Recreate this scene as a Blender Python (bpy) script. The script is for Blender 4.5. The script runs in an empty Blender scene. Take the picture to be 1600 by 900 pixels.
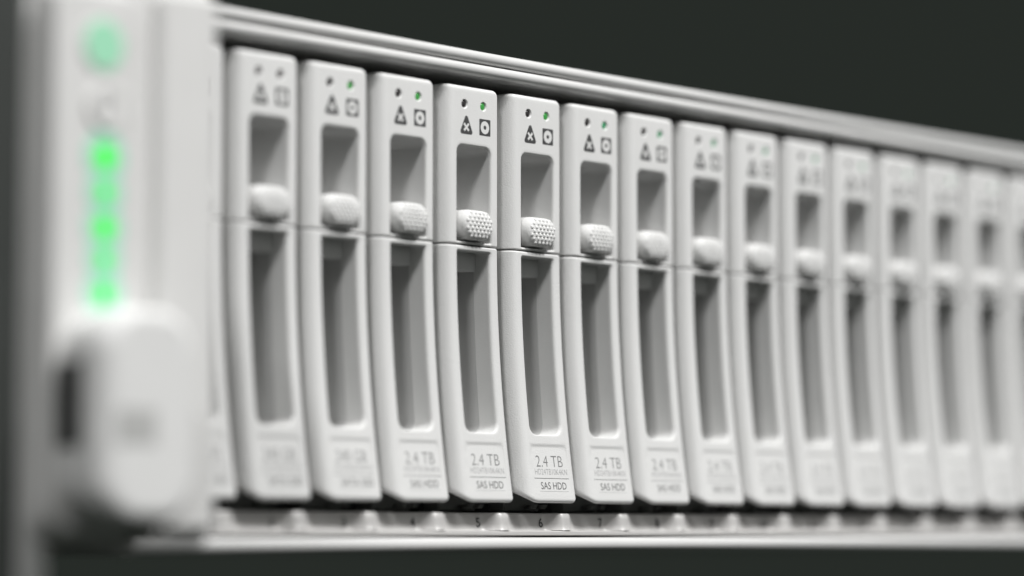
import bpy, bmesh, math, random
from mathutils import Vector
random.seed(7)
scene = bpy.context.scene
COL = scene.collection
R = math.radians
MM = 0.001
OX, OZ = 100.0, 100.0            # the scene is laid out in millimetres and shifted to sit near the origin


def W(x, y, z):
    return ((x - OX) * MM, y * MM, (z + OZ) * MM)


# ------------------------------------------------------------------ camera
YAW, PITCH = 49.681, 4.496
cam = bpy.data.cameras.new('camera')
cam_ob = bpy.data.objects.new('camera', cam)
COL.objects.link(cam_ob)
cam_ob.location = W(-324.87, -349.12, -76.47)
cam_ob.rotation_euler = (R(90 + PITCH), 0, R(-YAW))
cam.sensor_width = 36.0
cam.lens = 109.78
cam.clip_start = 0.01
cam.clip_end = 50
cam.dof.use_dof = True
fwd = Vector((math.sin(R(YAW)) * math.cos(R(PITCH)), math.cos(R(YAW)) * math.cos(R(PITCH)), math.sin(R(PITCH))))
cam.dof.focus_distance = (Vector(W(88, -1.2, -36)) - cam_ob.location).dot(fwd)
cam.dof.aperture_fstop = 6.4
scene.camera = cam_ob

# ------------------------------------------------------------------ world and lamps
world = bpy.data.worlds.new('World')
scene.world = world
world.use_nodes = True
bg = world.node_tree.nodes['Background']
bg.inputs[0].default_value = (0.0205, 0.0245, 0.0210, 1)
bg.inputs[1].default_value = 1.0


def area_lamp(name, direction, dist, size, power, target=(95, 0, -38), color=(1, 1, 1), size_y=None):
    la = bpy.data.lights.new(name, 'AREA')
    la.energy = power
    la.color = color
    la.shape = 'RECTANGLE' if size_y else 'SQUARE'
    la.size = size
    if size_y:
        la.size_y = size_y
    o = bpy.data.objects.new(name, la)
    COL.objects.link(o)
    t = Vector(W(*target))
    d = Vector(direction).normalized()
    o.location = t + d * dist
    o.rotation_euler = (-d).to_track_quat('-Z', 'Y').to_euler()
    return o


area_lamp('ceiling_lamp', (0.36, -1.0, 1.45), 1.5, 0.26, 30.5, color=(1.0, 0.997, 0.99))
area_lamp('aisle_lamp', (-2.1, -1.0, 2.2), 1.6, 0.2, 9.5, color=(1.0, 0.997, 0.99))
area_lamp('fill_lamp', (0.2, -1.0, 0.35), 2.0, 1.3, 2.6, color=(0.99, 1.0, 0.99))  # soft fill added in front to lift the shade, not a known source

scene.view_settings.view_transform = 'Standard'
scene.view_settings.look = 'None'
scene.view_settings.exposure = 0
scene.view_settings.gamma = 1
scene.cycles.use_denoising = True
scene.cycles.max_bounces = 8
scene.cycles.sample_clamp_indirect = 6

# ------------------------------------------------------------------ materials


def mat(name, color, rough=0.5, metal=0.0, noise=None, bump=None, emit=None, spec=0.5, var=0.0, coat=0.0):
    m = bpy.data.materials.new(name)
    m.use_nodes = True
    nt = m.node_tree
    b = nt.nodes['Principled BSDF']
    b.inputs['Base Color'].default_value = (*color, 1)
    b.inputs['Roughness'].default_value = rough
    b.inputs['Metallic'].default_value = metal
    b.inputs['Specular IOR Level'].default_value = spec
    b.inputs['Coat Weight'].default_value = coat
    tc = nt.nodes.new('ShaderNodeTexCoord')
    if var:
        n = nt.nodes.new('ShaderNodeTexNoise')
        n.inputs['Scale'].default_value = noise or 90
        n.inputs['Detail'].default_value = 5
        nt.links.new(tc.outputs['Object'], n.inputs['Vector'])
        mx = nt.nodes.new('ShaderNodeMix')
        mx.data_type = 'RGBA'
        mx.inputs[6].default_value = (*[c * (1 - var) for c in color], 1)
        mx.inputs[7].default_value = (*[min(1, c * (1 + var)) for c in color], 1)
        nt.links.new(n.outputs['Fac'], mx.inputs[0])
        nt.links.new(mx.outputs[2], b.inputs['Base Color'])
        mr = nt.nodes.new('ShaderNodeMapRange')
        mr.inputs[3].default_value = rough - 0.08
        mr.inputs[4].default_value = rough + 0.08
        nt.links.new(n.outputs['Fac'], mr.inputs[0])
        nt.links.new(mr.outputs[0], b.inputs['Roughness'])
    if bump:
        n2 = nt.nodes.new('ShaderNodeTexNoise')
        n2.inputs['Scale'].default_value = bump[0]
        n2.inputs['Detail'].default_value = 3
        nt.links.new(tc.outputs['Object'], n2.inputs['Vector'])
        bp = nt.nodes.new('ShaderNodeBump')
        bp.inputs['Strength'].default_value = bump[1]
        bp.inputs['Distance'].default_value = 0.0001
        nt.links.new(n2.outputs['Fac'], bp.inputs['Height'])
        nt.links.new(bp.outputs['Normal'], b.inputs['Normal'])
    if emit:
        b.inputs['Emission Color'].default_value = (*emit[0], 1)
        b.inputs['Emission Strength'].default_value = emit[1]
    return m


M = dict(
    plastic=mat('grey_white_plastic', (0.71, 0.708, 0.70), 0.58, var=0.03, noise=160, bump=(4200, 0.55), spec=0.35),
    ear=mat('ear_plastic', (0.71, 0.705, 0.695), 0.55, var=0.03, noise=120, bump=(3500, 0.3)),
    latch=mat('latch_plastic', (0.77, 0.768, 0.76), 0.5, var=0.03, noise=120, bump=(3500, 0.3)),
    rail=mat('satin_rail_metal', (0.65, 0.647, 0.64), 0.4, metal=0.0, var=0.04, noise=60, bump=(2600, 0.15)),
    strip=mat('plated_strip_metal', (0.54, 0.53, 0.52), 0.45, metal=0.15, var=0.06, noise=220, bump=(1800, 0.25)),
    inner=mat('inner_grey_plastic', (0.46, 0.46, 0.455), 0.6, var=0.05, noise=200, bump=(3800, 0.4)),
    pocket=mat('pocket_shade_plastic', (0.58, 0.58, 0.575), 0.6, var=0.04, noise=200, bump=(3800, 0.4)),  # greyer than the shell: the pocket's shade is put into the colour
    slot_wall=mat('slot_wall_shade', (0.64, 0.64, 0.632), 0.6, var=0.04, noise=200, bump=(3800, 0.4)),  # shell plastic darkened to paint the shade inside the slot
    tray=mat('tray_metal', (0.30, 0.30, 0.29), 0.45, metal=0.5, var=0.05),
    clip=mat('dark_spring_steel', (0.11, 0.115, 0.11), 0.4, metal=0.6, var=0.06),
    dark=mat('dark_cavity_shade', (0.018, 0.02, 0.019), 0.7, var=0.1),  # near-black colour stands for the shade inside hollows
    post=mat('black_rack_paint', (0.030, 0.034, 0.031), 0.6, var=0.08, noise=40, bump=(1500, 0.2)),
    zinc=mat('zinc_rail', (0.7, 0.7, 0.69), 0.5, metal=0.05, var=0.08, noise=50),
    ink=mat('printed_ink', (0.055, 0.055, 0.056), 0.6, var=0.12, noise=900),
    ink_mid=mat('grey_printed_ink', (0.20, 0.20, 0.20), 0.6, var=0.1, noise=900),
    ink_type=mat('bold_printed_ink', (0.11, 0.11, 0.11), 0.6, var=0.1, noise=900),
    ink_soft=mat('fine_printed_ink', (0.36, 0.36, 0.36), 0.6, var=0.1, noise=900),
    white_ink=mat('white_print', (0.71, 0.708, 0.70), 0.55),
    led_off=mat('unlit_lens', (0.035, 0.032, 0.033), 0.25),
    led_dim=mat('dim_lens', (0.14, 0.13, 0.13), 0.3),
    led_green=mat('lit_green_lens', (0.03, 0.16, 0.04), 0.3, emit=((0.06, 0.42, 0.07), 0.42)),
    led_teal=mat('lit_teal_lens', (0.03, 0.16, 0.08), 0.3, emit=((0.03, 0.36, 0.14), 0.42)),
    ear_led=mat('ear_status_lens', (0.01, 0.1, 0.01), 0.3, emit=((0.03, 0.85, 0.02), 1.25)),
    ear_led_soft=mat('ear_status_lens_soft', (0.01, 0.1, 0.01), 0.3, emit=((0.03, 0.8, 0.03), 1.3)),
    glow_halo=mat('pale_green_halo', (0.36, 0.70, 0.54), 0.5, emit=((0.10, 0.60, 0.30), 0.12)),  # paints the pale halo of the status lights' glow
    power=mat('pale_green_button', (0.36, 0.68, 0.49), 0.5, emit=((0.10, 0.60, 0.25), 0.15)),
    label_grey=mat('grey_printed_patch', (0.50, 0.50, 0.49), 0.5, var=0.06, noise=400),
)

# ------------------------------------------------------------------ helpers


def finish(me, material, smooth=True, angle=28):
    me.materials.clear()
    me.materials.append(material)
    if smooth:
        me.polygons.foreach_set('use_smooth', [True] * len(me.polygons))
        me.set_sharp_from_angle(angle=R(angle))
    else:
        me.polygons.foreach_set('use_smooth', [False] * len(me.polygons))
    me.update()
    return me


def mesh_from(name, verts, faces, material, smooth=True, angle=28, recalc=True, scale=True):
    """verts in millimetres, relative to the parent thing's base"""
    me = bpy.data.meshes.new(name)
    s = MM if scale else 1.0
    me.from_pydata([(v[0] * s, v[1] * s, v[2] * s) for v in verts], [], faces)
    if recalc:
        bm = bmesh.new()
        bm.from_mesh(me)
        bmesh.ops.recalc_face_normals(bm, faces=bm.faces)
        bm.to_mesh(me)
        bm.free()
    return finish(me, material, smooth, angle)


def add(name, me, parent=None, loc=(0, 0, 0)):
    o = bpy.data.objects.new(name, me)
    COL.objects.link(o)
    if parent is not None:
        o.parent = parent
    o.location = loc
    return o


def empty(name, loc):
    o = bpy.data.objects.new(name, None)
    o.empty_display_size = 0.01
    COL.objects.link(o)
    o.location = loc
    return o


def tag(o, label, cat, group=None):
    o['label'] = label
    o['category'] = cat
    if group:
        o['group'] = group
    return o


def box_data(x0, x1, y0, y1, z0, z1, bev=0.0, seg=2):
    bm = bmesh.new()
    vs = [bm.verts.new(c) for c in ((x0, y0, z0), (x1, y0, z0), (x1, y1, z0), (x0, y1, z0), (x0, y0, z1), (x1, y0, z1), (x1, y1, z1), (x0, y1, z1))]
    for f in ((0, 1, 5, 4), (1, 2, 6, 5), (2, 3, 7, 6), (3, 0, 4, 7), (4, 5, 6, 7), (3, 2, 1, 0)):
        bm.faces.new([vs[i] for i in f])
    if bev:
        bmesh.ops.bevel(bm, geom=list(bm.edges), offset=bev, segments=seg, affect='EDGES', profile=0.5)
    bm.verts.index_update()
    v = [tuple(a.co) for a in bm.verts]
    f = [[a.index for a in fa.verts] for fa in bm.faces]
    bm.free()
    return v, f


def join(*datas):
    V, F = [], []
    for v, f in datas:
        n = len(V)
        V += v
        F += [[i + n for i in fa] for fa in f]
    return V, F


def loop(xl, xr, zb, zt, r, y, nc=7, nx=10, nz=10):
    """rounded rectangle seen from the front, as (x, y, z); y is a number or a dict l/r/t/b; r one number or bl, br, tr, tl"""
    if not isinstance(y, dict):
        y = dict(l=y, r=y, t=y, b=y)
    if not isinstance(r, (tuple, list)):
        r = (r,) * 4
    m = 0.49 * min(xr - xl, zt - zb)
    bl, br, tr, tl = [max(0.01, min(a, m)) for a in r]
    P = []

    def side(p, q, n, yy):
        for i in range(1, n):
            t = i / n
            P.append((p[0] + (q[0] - p[0]) * t, yy, p[1] + (q[1] - p[1]) * t))

    def corner(cx, cz, rr, a0, ya, yb):
        for i in range(nc + 1):
            t = i / nc
            a = R(a0 + 90 * t)
            P.append((cx + rr * math.cos(a), ya + (yb - ya) * t, cz + rr * math.sin(a)))
    corner(xl + bl, zb + bl, bl, 180, y['l'], y['b'])
    side((xl + bl, zb), (xr - br, zb), nx, y['b'])
    corner(xr - br, zb + br, br, 270, y['b'], y['r'])
    side((xr, zb + br), (xr, zt - tr), nz, y['r'])
    corner(xr - tr, zt - tr, tr, 0, y['r'], y['t'])
    side((xr - tr, zt), (xl + tl, zt), nx, y['t'])
    corner(xl + tl, zt - tl, tl, 90, y['t'], y['l'])
    side((xl, zt - tl), (xl, zb + bl), nz, y['l'])
    return P


def lerp_loop(a, b, t):
    return [tuple(p[i] + (q[i] - p[i]) * t for i in range(3)) for p, q in zip(a, b)]


def loft(loops, cap_first=True, cap_last=True):
    n = len(loops[0])
    V, F = [], []
    for lp in loops:
        V += lp
    for k in range(len(loops) - 1):
        for i in range(n):
            j = (i + 1) % n
            F.append([k * n + i, k * n + j, (k + 1) * n + j, (k + 1) * n + i])
    if cap_first:
        F.append(list(range(n))[::-1])
    if cap_last:
        F.append([(len(loops) - 1) * n + i for i in range(n)])
    return V, F


def fillet_loops(xl, xr, zb, zt, r, a, d, K=6, y0=0.0, **kw):
    """outer front fillet: a = inset per side, d = depth per side (dicts l/r/t/b); from the side face to the front"""
    out = []
    for k in range(K + 1):
        ph = R(90 * k / K)
        ins = {s: a[s] * (1 - math.cos(ph)) for s in a}
        dep = {s: y0 + d[s] * (1 - math.sin(ph)) for s in d}
        rr = [max(0.05, q - 0.5 * (ins[s1] + ins[s2])) for q, (s1, s2) in zip(r, (('l', 'b'), ('b', 'r'), ('r', 't'), ('t', 'l')))]
        out.append(loop(xl + ins['l'], xr - ins['r'], zb + ins['b'], zt - ins['t'], rr, dep, **kw))
    return out


def text_data(body, height=None, width=None, thin=0.0):
    cu = bpy.data.curves.new('t', 'FONT')
    cu.body = body
    cu.resolution_u = 3
    cu.offset = thin
    o = bpy.data.objects.new('t', cu)
    COL.objects.link(o)
    dg = bpy.context.evaluated_depsgraph_get()
    me = bpy.data.meshes.new_from_object(o.evaluated_get(dg))
    v = [tuple(a.co) for a in me.vertices]
    f = [list(p.vertices) for p in me.polygons]
    bpy.data.objects.remove(o)
    bpy.data.curves.remove(cu)
    bpy.data.meshes.remove(me)
    x0, x1 = min(a[0] for a in v), max(a[0] for a in v)
    z0, z1 = min(a[1] for a in v), max(a[1] for a in v)
    return [((a[0] - x0) / (x1 - x0) * width, 0.0, (a[1] - z0) / (z1 - z0) * height) for a in v], f


def put(data, x, z, yfun):
    v, f = data
    return [(a[0] + x, yfun(a[0] + x, a[2] + z), a[2] + z) for a in v], f


def disc(cx, cz, r, y, n=28, inner=0.0):
    if inner:
        V = [(cx + rr * math.cos(2 * math.pi * i / n), y, cz + rr * math.sin(2 * math.pi * i / n)) for rr in (inner, r) for i in range(n)]
        F = [[i, (i + 1) % n, n + (i + 1) % n, n + i] for i in range(n)]
        return V, F
    return [(cx + r * math.cos(2 * math.pi * i / n), y, cz + r * math.sin(2 * math.pi * i / n)) for i in range(n)], [list(range(n))]


def lathe_y(cx, cz, prof, n=28, cap_first=True, cap_last=True):
    """prof: list of (radius, y)"""
    loops = [[(cx + r * math.cos(2 * math.pi * i / n), y, cz + r * math.sin(2 * math.pi * i / n)) for i in range(n)] for r, y in prof]
    return loft(loops, cap_first, cap_last)


def sweep_x(profile, xs, fun=None):
    """closed (y, z) profile swept along x; fun(x, i, y, z) may move points"""
    loops = []
    for x in xs:
        loops.append([((x,) + (fun(x, i, y, z) if fun else (y, z))) for i, (y, z) in enumerate(profile)])
    return loft(loops)


def smoothstep(a, b, t):
    t = max(0.0, min(1.0, (t - a) / (b - a)))
    return t * t * (3 - 2 * t)


P16 = 16.6
ZB = -71.2


def prof(z):
    """how far the lower half of a carrier front swells forward"""
    if z > -27:
        return 0.0
    t = (-27 - z) / 44.2
    return -3.75 * t * t


# ------------------------------------------------------------------ the rack upright beside the server
post = tag(empty('rack_post', W(-57, -17, -260)), 'dark rack upright with pale steel edge strip, at left frame edge', 'rack post')


def rel(data, base):
    v, f = data
    return [(a[0] - base[0], a[1] - base[1], a[2] - base[2]) for a in v], f


pb = (-57, -17, -260)
add('post_body', mesh_from('post_body', *rel(box_data(-92, -49.3, -29.0, 40, -260, 190, 0.8), pb), M['post'], angle=40), post)
add('edge_strip', mesh_from('edge_strip', *rel(box_data(-49.1, -44.2, -29.2, -27.0, -260, 190, 0.4, 3), pb), M['zinc'], angle=40), post)

# ------------------------------------------------------------------ the server chassis
X0, X1 = -21.0, 404.0
server = tag(empty('rack_server', W(0, 0, -79.6)), 'pale grey rack server enclosure with tall control ear at left', 'server')
sb = (0, 0, -79.6)


def spart(name, data, m, parent=None, angle=28, smooth=True, base=sb):
    return add(name, mesh_from(name, *rel(data, base), M[m], smooth, angle), parent or server)


def arc(cy, cz, r, a0, a1, n=7):
    return [(cy + r * math.cos(R(a0 + (a1 - a0) * i / n)), cz + r * math.sin(R(a0 + (a1 - a0) * i / n))) for i in range(n + 1)]


# two rolled hems at the top; the front is towards -y (180 degrees)
hem1 = [(26, 6.25)] + arc(0.05, 5.2, 1.05, 90, 270, 12) + [(26, 4.15)]
hem2 = [(26, 3.95)] + arc(0.0, 2.95, 1.0, 90, 270, 12) + [(26, 1.95)]
xs = [X0, X1]
spart('cover_hem', sweep_x(hem1, xs), 'rail')
spart('top_rail', sweep_x(hem2, xs), 'rail')
hem3 = [(26, -77.15)] + arc(-4.3, -78.35, 1.2, 90, 270, 14) + [(26, -79.55)]
spart('bottom_rail', sweep_x(hem3, [-6.5, X1]), 'rail')
spart('top_cover', box_data(X0, X1, 26.2, 330, 2.2, 6.2), 'rail', angle=20)
spart('side_wall', box_data(X0, X0 + 2.4, 1.5, 330, -76.9, 1.7), 'tray', angle=20)
spart('side_wall', box_data(X1 - 2.4, X1, 1.5, 330, -76.9, 1.7), 'tray', angle=20)
spart('floor_panel', box_data(X0, X1, 26.2, 330, -79.4, -77.2), 'tray', angle=20)
spart('rear_partition', box_data(X0 + 2.6, X1 - 2.6, 13.5, 15.5, -76.7, 1.8), 'dark', angle=20)
spart('filler_panel', box_data(-16.6, -0.6, 0.4, 12, -71, -0.2, 0.5), 'plastic', angle=40)
spart('filler_panel', box_data(16 * P16 + 0.6, X1 - 3, 0.4, 12, -71, -0.2, 0.5), 'plastic', angle=40)

# stamped number strip: ribs between the slots stand forward
strip_prof = [(9, -72.95), (1.6, -72.95), (1.1, -73.05), (0.9, -73.3), (0.8, -74.0), (0.7, -74.8), (0.6, -75.5), (0.35, -75.9), (-1.4, -75.98), (-2.9, -76.05), (-3.3, -76.2), (-3.3, -76.65), (-3.0, -76.8), (9, -76.9)]


def rib(x):
    # 1 at the gap between two carriers, 0 below a carrier
    d = abs(((x + 1.6 + P16 / 2) % P16) - P16 / 2)
    return 1 - smoothstep(0.7, 3.5, d)


def rib_move(x, i, y, z):
    if 1 <= i <= 7:
        wgt = {1: 1, 2: 1, 3: 1, 4: 1, 5: 1, 6: 1, 7: 1}[i]
        y = y - 1.0 - 2.5 * rib(x) * wgt
    return (y, z)


sx = []
x = X0 + 2.6
while x < X1 - 2.6:
    sx.append(x)
    x += 0.45 if x < 300 else 1.2
number_strip = spart('number_strip', sweep_x(strip_prof, sx, rib_move), 'strip', angle=35)
for n in range(0, 17):
    d = text_data(str(n), 1.6, 1.1 if n < 10 and n != 1 else (0.55 if n == 1 else 2.0), 0.01)
    w = max(a[0] for a in d[0])
    sp = spart('slot_number', put(d, n * P16 - 5.8 - w / 2, -75.4, lambda x, z: -0.27 + (z + 74) * 0.136), 'ink', number_strip, smooth=False)

# ------------------------------------------------------------------ the ear with the controls
EF = -33.0
EK = dict(nc=8, nx=14, nz=24)


def ear_shape(xl, xr, zb, zt, r, front, back, a, d, K=6, **kw):
    lo = [loop(xl, xr, zb, zt, r, back, **kw)]
    lo += fillet_loops(xl, xr, zb, zt, r, a, d, K, front, **kw)
    lo.append(loop(xl + a['l'] + .4, xr - a['r'] - .4, zb + a['b'] + .4, zt - a['t'] - .4, [max(.05, q - a['l']) for q in r], front, **kw))
    return loft(lo)


ear = spart('ear', ear_shape(-47.6, -14.3, -78.2, 1.2, (4.5, 3, 3, 3), EF + 2.4, EF + 3.7, dict(l=0.8, r=2.4, t=1.2, b=1.2), dict(l=0.8, r=1.2, t=1.2, b=1.2), **EK), 'ear', angle=40)
spart('control_panel', ear_shape(-47.5, -31.4, -76.5, -2.2, (3.5, 1, 2.2, 2.2), EF, EF + 3.2, dict(l=0.7, r=2.4, t=0.9, b=0.9), dict(l=0.7, r=2.8, t=0.8, b=0.9), 5, **EK), 'ear', ear, angle=40)
spart('ear_ridge', ear_shape(-27.4, -15.0, -76.2, -0.6, (2, 2, 2, 2), EF + 0.7, EF + 3.2, dict(l=1.6, r=3.2, t=0.8, b=0.8), dict(l=1.7, r=2.2, t=0.8, b=0.8), 6, **EK), 'ear', ear, angle=40)
spart('ear_bracket', join(box_data(-24.5, -19.6, -26.2, 9, -77, 0.6, 0.4), box_data(-40, -24.7, -20.6, -18.2, -77, 0.6, 0.3)), 'rail', angle=40)
# power button, identification button
pw = spart('power_button', lathe_y(-38.7, -9.9, [(4.0, EF + .5), (4.0, EF - .1), (3.9, EF - .2), (2.4, EF - .22)]), 'ear', ear, angle=40)
spart('power_lens', lathe_y(-38.7, -9.9, [(3.5, EF + .2), (3.5, EF - .26), (3.45, EF - .3)]), 'power', ear, angle=20)
spart('identify_button', lathe_y(-38.2, -18.4, [(3.3, EF + .5), (3.3, EF - .3), (3.0, EF - .55), (2.2, EF - .4)]), 'ear', ear, angle=40)
spart('identify_mark', join(box_data(-38.5, -37.9, EF - .5, EF - .39, -19.9, -17.6), lathe_y(-38.2, -16.7, [(.5, EF - .39), (.5, EF - .5)], 14)), 'ink_soft', ear, smooth=False)
for i, (zz, r0, r1) in enumerate(((-25.3, 2.3, 1.7), (-30.1, 1.9, 1.15), (-35.0, 2.1, 1.55), (-39.3, 1.8, 1.05), (-44.0, 2.1, 1.35))):
    g = spart('halo_disc', lathe_y(-38.2, zz, [(r0 + 1.25, EF + .4), (r0 + 1.25, EF - .08 - .04 * (i % 2)), (r0 + 1.2, EF - .12 - .04 * (i % 2))]), 'glow_halo', ear, angle=20)  # added disc carrying the light's painted halo
    spart('status_light', lathe_y(-38.2, zz, [(r1, EF), (r1, EF - .22), (r1 * .8, EF - .3)]), 'ear_led' if i in (0, 2) else 'ear_led_soft', ear, angle=20)

# the rounded latch cover low on the ear
lc = spart('latch_cover', ear_shape(-46.0, -27.0, -75.3, -46.3, (6.5, 6.5, 7, 7), -41.0, -32.2, dict(l=4.2, r=3.4, t=1.6, b=2.2), dict(l=4.4, r=3.2, t=1.2, b=2.2), 8, **EK), 'latch', angle=40)
spart('finger_slot_shade', box_data(-46.25, -44.5, -37.3, -33.1, -65.0, -53.6, 0.05, 1), 'dark', lc, angle=40)  # dark block painting the shade of a hole in the cover's side
spart('printed_patch', box_data(-42.6, -35.6, -41.06, -40.9, -64.6, -59.8), 'label_grey', lc, smooth=False)
spart('captive_screw', lathe_y(-30.0, -76.0, [(1.9, EF + 4), (1.9, EF - 1.2), (1.5, EF - 1.6), (0.4, EF - 1.6)], 24), 'strip', angle=40)

# ------------------------------------------------------------------ one drive carrier; origin at its right front edge, top level with z = 0 of the layout
carrier_base = (0, 0, ZB)


def cmesh(name, data, m, smooth=True, angle=28):
    return mesh_from(name, *rel(data, carrier_base), M[m], smooth, angle)


XL = -15.2
HK = dict(nc=8, nx=44, nz=30)


def flank(x, xl, a_, d_):
    u = (xl + a_ - x) / a_
    if u <= 0:
        return 0.0
    return d_ * (1 - math.sqrt(max(0.0, 1 - min(u, 1.0) ** 2)))


# --- handle: the upper half with its finger pocket
a = dict(l=0.25, r=0.5, t=0.75, b=0.22)
d = dict(l=0.25, r=0.5, t=0.7, b=0.25)
rc = (0.5, 0.4, 1.1, 2.3)
lo = [loop(XL, -0.05, -27.25, -0.55, rc, 5.0, **HK)]
lo += fillet_loops(XL, -0.05, -27.25, 0.0, rc, a, d, 7, 0.0, **HK)
front = lo[-1]
hx0, hx1, hz0, hz1 = -10.75, -2.0, -26.75, -10.3
hr = (0.25, 0.25, 1.55, 1.25)
ha = dict(l=0.28, r=0.55, t=0.4, b=0.3)


def hole_loop(ins, y, grow_r=0.0):
    return loop(hx0 - ha['l'] * ins, hx1 + ha['r'] * ins, hz0 - ha['b'] * ins, hz1 + ha['t'] * ins, [q + .3 * ins for q in hr], y, **HK)


hole_front = hole_loop(1, 0.0)
lo.append(lerp_loop(front, hole_front, 0.04))
for t in [0.04 + 0.92 * i / 22 for i in range(1, 23)]:
    lo.append(lerp_loop(front, hole_front, t))
for k in range(6):
    ph = R(90 * k / 5)
    lo.append(hole_loop(1 - math.sin(ph), 0.5 * (1 - math.cos(ph))))
lo = [[(x, y + flank(x, XL, 3.3, 8.0), z) for x, y, z in lp] for lp in lo]
lo.append(loop(hx0, hx1 - 2.5, hz0, hz1, hr, 9.3, **HK))
# thicken towards the back so that the pocket stays inside the solid
lo[0] = loop(XL, -0.05, -27.25, -0.0, rc, 10.0, **HK)
handle_me = cmesh('handle', loft(lo), 'plastic')


def cut(me, cutter_data):
    """drill the indicator holes into the finished mesh"""
    cme = mesh_from('cutter', *rel(cutter_data, carrier_base), M['plastic'], False)
    oa, ob = bpy.data.objects.new('a', me), bpy.data.objects.new('b', cme)
    COL.objects.link(oa)
    COL.objects.link(ob)
    md = oa.modifiers.new('x', 'BOOLEAN')
    md.object = ob
    md.operation = 'DIFFERENCE'
    md.solver = 'EXACT'
    dg = bpy.context.evaluated_depsgraph_get()
    res = bpy.data.meshes.new_from_object(oa.evaluated_get(dg))
    bpy.data.objects.remove(oa)
    bpy.data.objects.remove(ob)
    return finish(res, M['plastic'], True, 28)


LEDS = ((-8.85, -3.15), (-3.95, -3.15))
drill = [(0.9, -0.4), (0.86, 0.0), (0.66, 0.22), (0.66, 2.2)]
handle_me = cut(handle_me, join(*[lathe_y(cx, cz, drill, 32) for cx, cz in LEDS]))
handle_me.name = 'handle'
handle_me.materials.append(M['pocket'])  # inner faces take the colour with shade painted in
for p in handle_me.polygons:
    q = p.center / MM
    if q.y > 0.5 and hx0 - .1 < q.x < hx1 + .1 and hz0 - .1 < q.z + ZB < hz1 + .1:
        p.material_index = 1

# --- bezel: the lower half with the long slot and the label field
LX0, LX1, LZ0, LZ1 = -11.35, -1.25, -69.6, -61.1


def label_recess(x, z):
    if z > LZ1 + 0.5 or z < LZ0:
        return 0.0
    r = 0.9
    cx, cz = 0.5 * (LX0 + LX1), LZ1 - 10
    qx = abs(x - cx) - (0.5 * (LX1 - LX0) - r)
    qz = (z - cz) - (10 - r)
    sd = math.hypot(max(qx, 0), max(qz, 0)) + min(max(qx, qz), 0) - r
    depth = 0.17 * max(0.0, min(1.0, (z - LZ0) / (LZ1 - LZ0))) ** 0.8
    return depth * (1 - smoothstep(-0.32, 0.02, sd))


BX = -15.05
BK = dict(nc=8, nx=44, nz=44)
a = dict(l=0.25, r=0.55, t=0.32, b=0.7)
d = dict(l=0.25, r=0.55, t=0.35, b=0.7)
rc = (4.9, 0.9, 0.5, 0.6)
lo = fillet_loops(BX, -0.05, ZB, -27.48, rc, a, d, 7, 0.0, **BK)
front = lo[-1]
sx0, sx1, sz0, sz1 = -10.7, -2.35, -59.4, -28.35
sr = (1.6, 1.9, 0.3, 0.3)
sa = dict(l=0.3, r=0.75, t=0.3, b=0.2)


def slot_loop(ins, y):
    return loop(sx0 - sa['l'] * ins, sx1 + sa['r'] * ins, sz0 - sa['b'] * ins, sz1 + sa['t'] * ins, [q + .25 * ins for q in sr], y, **BK)


slot_front = slot_loop(1, 0.0)
NR = 46
for k in range(1, NR):
    lo.append(lerp_loop(front, slot_front, k / NR))
for k in range(6):
    ph = R(90 * k / 5)
    q = 1 - math.cos(ph)
    lo.append(slot_loop(1 - math.sin(ph), dict(l=.4 * q, r=.65 * q, t=.3 * q, b=.22 * q)))
n_front = len(lo)
lo = [[(x, y + prof(z) + label_recess(x, z) + flank(x, BX, 3.1, 7.4), z) for x, y, z in lp] for lp in lo]
# slot walls end in a flat seat, side walls run straight back; the underside rises towards the back
lo.append([(x - (0.55 if x > -4 else 0), 3.2 + 0.75 * prof(z), z) for x, y, z in slot_loop(0, 0)])
back = [(x, 9.6, max(z, -66.0)) for x, y, z in loop(BX, -0.05, ZB, -27.48, rc, 0, **BK)]
mid = [(x, 8.2, max(z, -66.6)) for x, y, z in loop(BX, -0.05, ZB, -27.48, rc, 0, **BK)]
bezel_me = cmesh('bezel', loft([back, mid] + lo, False, False), 'plastic')
bezel_me.materials.append(M['slot_wall'])  # inner walls get the shade-darkened colour
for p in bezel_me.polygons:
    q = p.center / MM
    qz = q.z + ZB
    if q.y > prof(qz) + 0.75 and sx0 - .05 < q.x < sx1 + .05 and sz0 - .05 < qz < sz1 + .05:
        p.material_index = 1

# floor of the slot
def liner(g, y):
    return [(x, 3.15 + 0.75 * prof(z) if y is None else y, z) for x, q, z in loop(sx0 - g, sx1 - .55 + g, sz0 - g, sz1 + g, [k_ + g for k_ in sr], 0, **BK)]


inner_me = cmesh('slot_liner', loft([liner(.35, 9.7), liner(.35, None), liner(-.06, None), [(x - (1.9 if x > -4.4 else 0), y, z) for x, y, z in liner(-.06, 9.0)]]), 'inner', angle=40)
catch_me = cmesh('latch_catch', box_data(-10.9, -2.1, 2.8, 5.6, -31.5, -28.05, 0.3, 3), 'plastic', angle=40)

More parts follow.
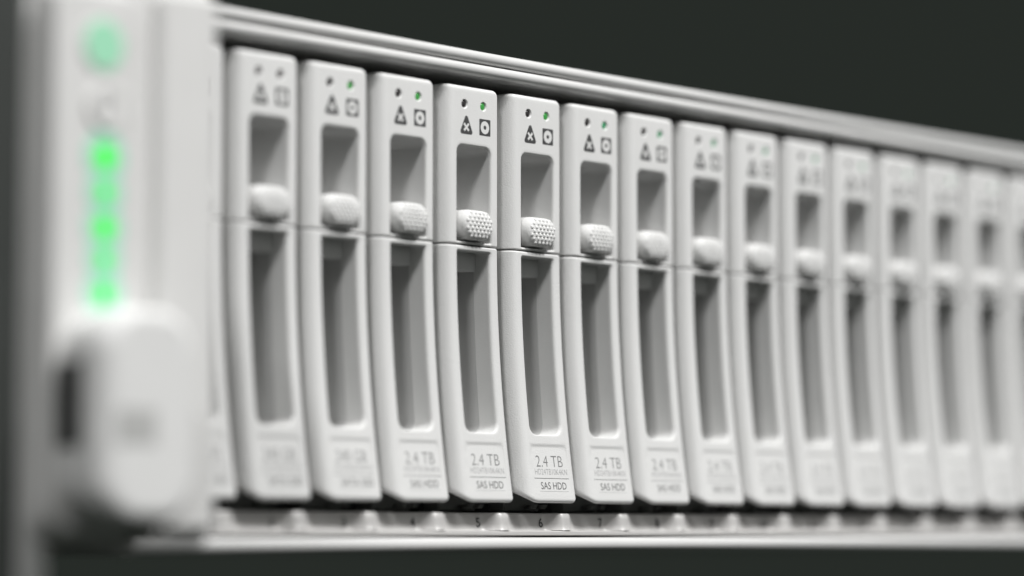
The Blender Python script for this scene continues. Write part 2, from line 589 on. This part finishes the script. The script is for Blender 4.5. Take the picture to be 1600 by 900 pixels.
# --- release button with a knurled face
bl = []
bk = dict(nc=6, nx=6, nz=4)
bcx, bcz = -6.35, -23.9
for (w, h, r_, y) in ((8.5, 5.3, 2.55, 7.5), (8.5, 5.3, 2.55, 1.0), (8.42, 5.25, 2.5, 0.4), (8.2, 5.15, 2.45, -0.15), (7.85, 4.95, 2.35, -0.6), (7.35, 4.65, 2.2, -0.95), (6.6, 4.15, 2.0, -1.2), (5.5, 3.4, 1.6, -1.37), (3.8, 2.2, 1.0, -1.46), (1.6, 0.9, 0.4, -1.48)):
    bl.append(loop(bcx - w / 2, bcx + w / 2, bcz - h / 2, bcz + h / 2, r_, y, **bk))
button_me = cmesh('release_button', loft(bl), 'plastic', angle=50)
dots = []
rows = 7
for r_ in range(rows):
    zz = bcz + (r_ - (rows - 1) / 2) * 0.64
    cnt = 6 if r_ % 2 else 7
    if r_ in (0, rows - 1):
        cnt = 5
    for c in range(cnt):
        xx = bcx + (c - (cnt - 1) / 2) * 0.98
        yy = -1.48 + 0.62 * (((xx - bcx) / 4.1) ** 2 + ((zz - bcz) / 2.55) ** 2) ** 1.35 * 0.9
        lp = [[(xx + rr * math.cos(R(60 * i + 30)), yy + dy, zz + rr * math.sin(R(60 * i + 30))) for i in range(6)] for rr, dy in ((.42, .06), (.34, -.10), (.15, -.20))]
        dots.append(loft(lp, False, True))
dots_me = cmesh('grip_dots', join(*dots), 'plastic', angle=20)

# --- indicators and printed symbols
led_me = []
for cx, cz in LEDS:
    led_me.append(rel(lathe_y(cx, cz, [(0.65, 2.0), (0.65, 0.36), (0.5, 0.22), (0.2, 0.15)], 24), carrier_base))


def led_mesh(i, m):
    return mesh_from('indicator_light', *led_me[i], M[m], True, 50)


LM = {('L', 'off'): led_mesh(0, 'led_off'), ('L', 'dim'): led_mesh(0, 'led_dim'), ('R', 'dim'): led_mesh(1, 'led_dim'), ('R', 'green'): led_mesh(1, 'led_green'), ('R', 'teal'): led_mesh(1, 'led_teal')}


def rounded_poly(pts, r, y, n=5):
    out = []
    m = len(pts)
    for i in range(m):
        p, c, q = Vector(pts[i - 1]), Vector(pts[i]), Vector(pts[(i + 1) % m])
        u, v = (p - c).normalized(), (q - c).normalized()
        ang = u.angle(v)
        t = r / math.tan(ang / 2)
        A, B = c + u * t, c + v * t
        cen = c + (u + v).normalized() * (r / math.sin(ang / 2))
        a0 = math.atan2(*(A - cen).yx)
        a1 = math.atan2(*(B - cen).yx)
        dlt = (a1 - a0 + math.pi) % (2 * math.pi) - math.pi
        for k in range(n + 1):
            aa = a0 + dlt * k / n
            out.append((cen.x + r * math.cos(aa), y, cen.y + r * math.sin(aa)))
    return out, [list(range(len(out)))]


def flat(name, data, m):
    """a sheet of ink: face it to the front"""
    me = cmesh(name, data, m, False)
    bm = bmesh.new()
    bm.from_mesh(me)
    bm.normal_update()
    for f in bm.faces:
        if f.normal.y > 0:
            f.normal_flip()
    bm.to_mesh(me)
    bm.free()
    return me


tri_me = flat('fault_symbol', rounded_poly([(-10.2, -8.35), (-6.6, -8.35), (-8.4, -4.6)], 0.42, -0.012), 'ink')
cr = []
for s in (45, -45):
    c, si = math.cos(R(s)), math.sin(R(s))
    q = [(-.86, -.21), (.86, -.21), (.86, .21), (-.86, .21)]
    cr.append(([(-8.4 + p[0] * c - p[1] * si, -0.02 - (0.003 if s > 0 else 0), -7.12 + p[0] * si + p[1] * c) for p in q], [[0, 1, 2, 3]]))
cross_me = flat('cross_mark', join(*cr), 'white_ink')
sq_me = flat('activity_symbol', rounded_poly([(-5.03, -8.2), (-2.12, -8.2), (-2.12, -5.33), (-5.03, -5.33)], 0.14, -0.012), 'ink')
ring_me = flat('ring_mark', disc(-3.575, -6.765, 1.12, -0.022, 32, 0.36), 'white_ink')

# --- label print
ly = lambda x, z: prof(z) + label_recess(x, z) - 0.02


def label_set(cap, model, kind):
    t1 = text_data(cap, 1.95, 7.2, -0.012)
    t2 = text_data(model, 1.0, 8.7, -0.012)
    t3 = text_data(kind, 1.25, 6.9 if kind.startswith('SAS') else 7.6)
    return (flat('capacity_text', put(t1, -9.9, -64.95, ly), 'ink_mid'),
            flat('model_text', put(t2, -10.5, -66.3, ly), 'ink_soft'),
            flat('type_text', put(t3, -9.35, -68.85, ly), 'ink_type'))


def rule(z, x0, x1, h):
    n = 12
    V = [(x0 + (x1 - x0) * i / n, ly(x0 + (x1 - x0) * i / n, zz), zz) for zz in (z - h / 2, z + h / 2) for i in range(n + 1)]
    return V, [[i, i + 1, n + 2 + i, n + 1 + i] for i in range(n)]


SAS = label_set('2.4 TB', 'HD24TB10K4KN', 'SAS HDD')
SATA = label_set('240 GB', 'SD240GB2S4KN', 'SATA SSD')
rule_me = flat('label_rule', rule(-66.95, -11.0, -1.5, 0.11), 'ink_mid')
rule2_me = flat('label_rule', rule(-69.2, -9.9, -2.0, 0.05), 'ink_soft')

# --- metal tray behind the front and the spring clip below it
tray_me = cmesh('tray', box_data(-16.3, -0.12, 10.2, 13.2, -67.0, -0.9, 0.3, 2), 'tray', angle=40)
ts = [[(-16.2, 9.8, z), (-15.75, 9.8, z), (-15.75, prof(z) * 0.9 + 1.7, z), (-16.2, prof(z) * 0.9 + 1.7, z)] for z in [-28.2 - 38.0 * i / 14 for i in range(15)]]
rail_me = cmesh('tray_side', loft(ts), 'tray', angle=40)
clip = [box_data(-12.5, -3.0, 2.5, 6.2, -72.6, -69.4, 0.2, 1)]
for cx in (-7.2, -4.6):
    v, f = box_data(cx, cx + 1.3, 0.6, 2.4, -72.2, -71.5, 0.1, 1)
    clip.append(([(p[0] + (p[2] + 72) * 0.9, p[1], p[2]) for p in v], f))
clip_me = cmesh('spring_clip', join(*clip), 'clip', angle=40)

WHERE = {
    1: 'pale drive carrier mostly hidden behind the ear, leftmost of the row',
    2: 'blurred 240 GB drive carrier next to the one hidden by the ear',
    3: '240 GB drive carrier with green light, beside the first 2.4 TB carrier',
    4: 'first 2.4 TB drive carrier after the two 240 GB carriers',
    5: '2.4 TB drive carrier immediately left of the sharpest carrier',
    6: 'sharpest 2.4 TB drive carrier, its fine print readable, near the middle',
    7: '2.4 TB drive carrier immediately right of the sharpest carrier',
    8: 'slightly blurred drive carrier, second to the right of the sharpest carrier',
    9: 'blurred drive carrier, third to the right of the sharpest carrier',
    10: 'blurred drive carrier, fourth to the right of the sharpest carrier',
    11: 'blurred drive carrier, fifth to the right of the sharpest carrier',
    12: 'blurred drive carrier, fifth counted from the right frame edge',
    13: 'blurred drive carrier, fourth counted from the right frame edge',
    14: 'blurred drive carrier, third counted from the right frame edge',
    15: 'blurred drive carrier, second counted from the right frame edge',
    16: 'blurred drive carrier cut off by the right frame edge',
}
for n in range(1, 17):
    jx, jy, jr = random.uniform(-.07, .07), random.uniform(-.14, .14), random.uniform(-.0022, .0022)
    c = tag(empty('drive_carrier', W(n * P16 + jx, jy, ZB)), WHERE[n], 'drive carrier', 'drive carriers in the server front')
    c.rotation_euler = (random.uniform(-.0015, .0015), jr * 0.6, jr)
    add('handle', handle_me, c)
    bz = add('bezel', bezel_me, c)
    add('slot_liner', inner_me, bz)
    add('latch_catch', catch_me, bz)
    bt = add('release_button', button_me, c)
    gd = add('grip_dots', dots_me, bt)
    gd['kind'] = 'stuff'
    add('indicator_light', LM['L', 'dim' if n == 2 else 'off'], c)
    add('indicator_light', LM['R', 'dim' if n in (1, 2) else ('green' if n <= 6 else 'teal')], c)
    s = add('fault_symbol', tri_me, c)
    add('cross_mark', cross_me, s)
    s = add('activity_symbol', sq_me, c)
    add('ring_mark', ring_me, s)
    for nm, me in zip(('capacity_text', 'model_text', 'type_text'), SATA if n in (1, 2, 3) else SAS):
        add(nm, me, bz)
    add('label_rule', rule_me, bz)
    add('label_rule', rule2_me, bz)
    add('tray', tray_me, c)
    add('tray_side', rail_me, c)
    add('spring_clip', clip_me, c)
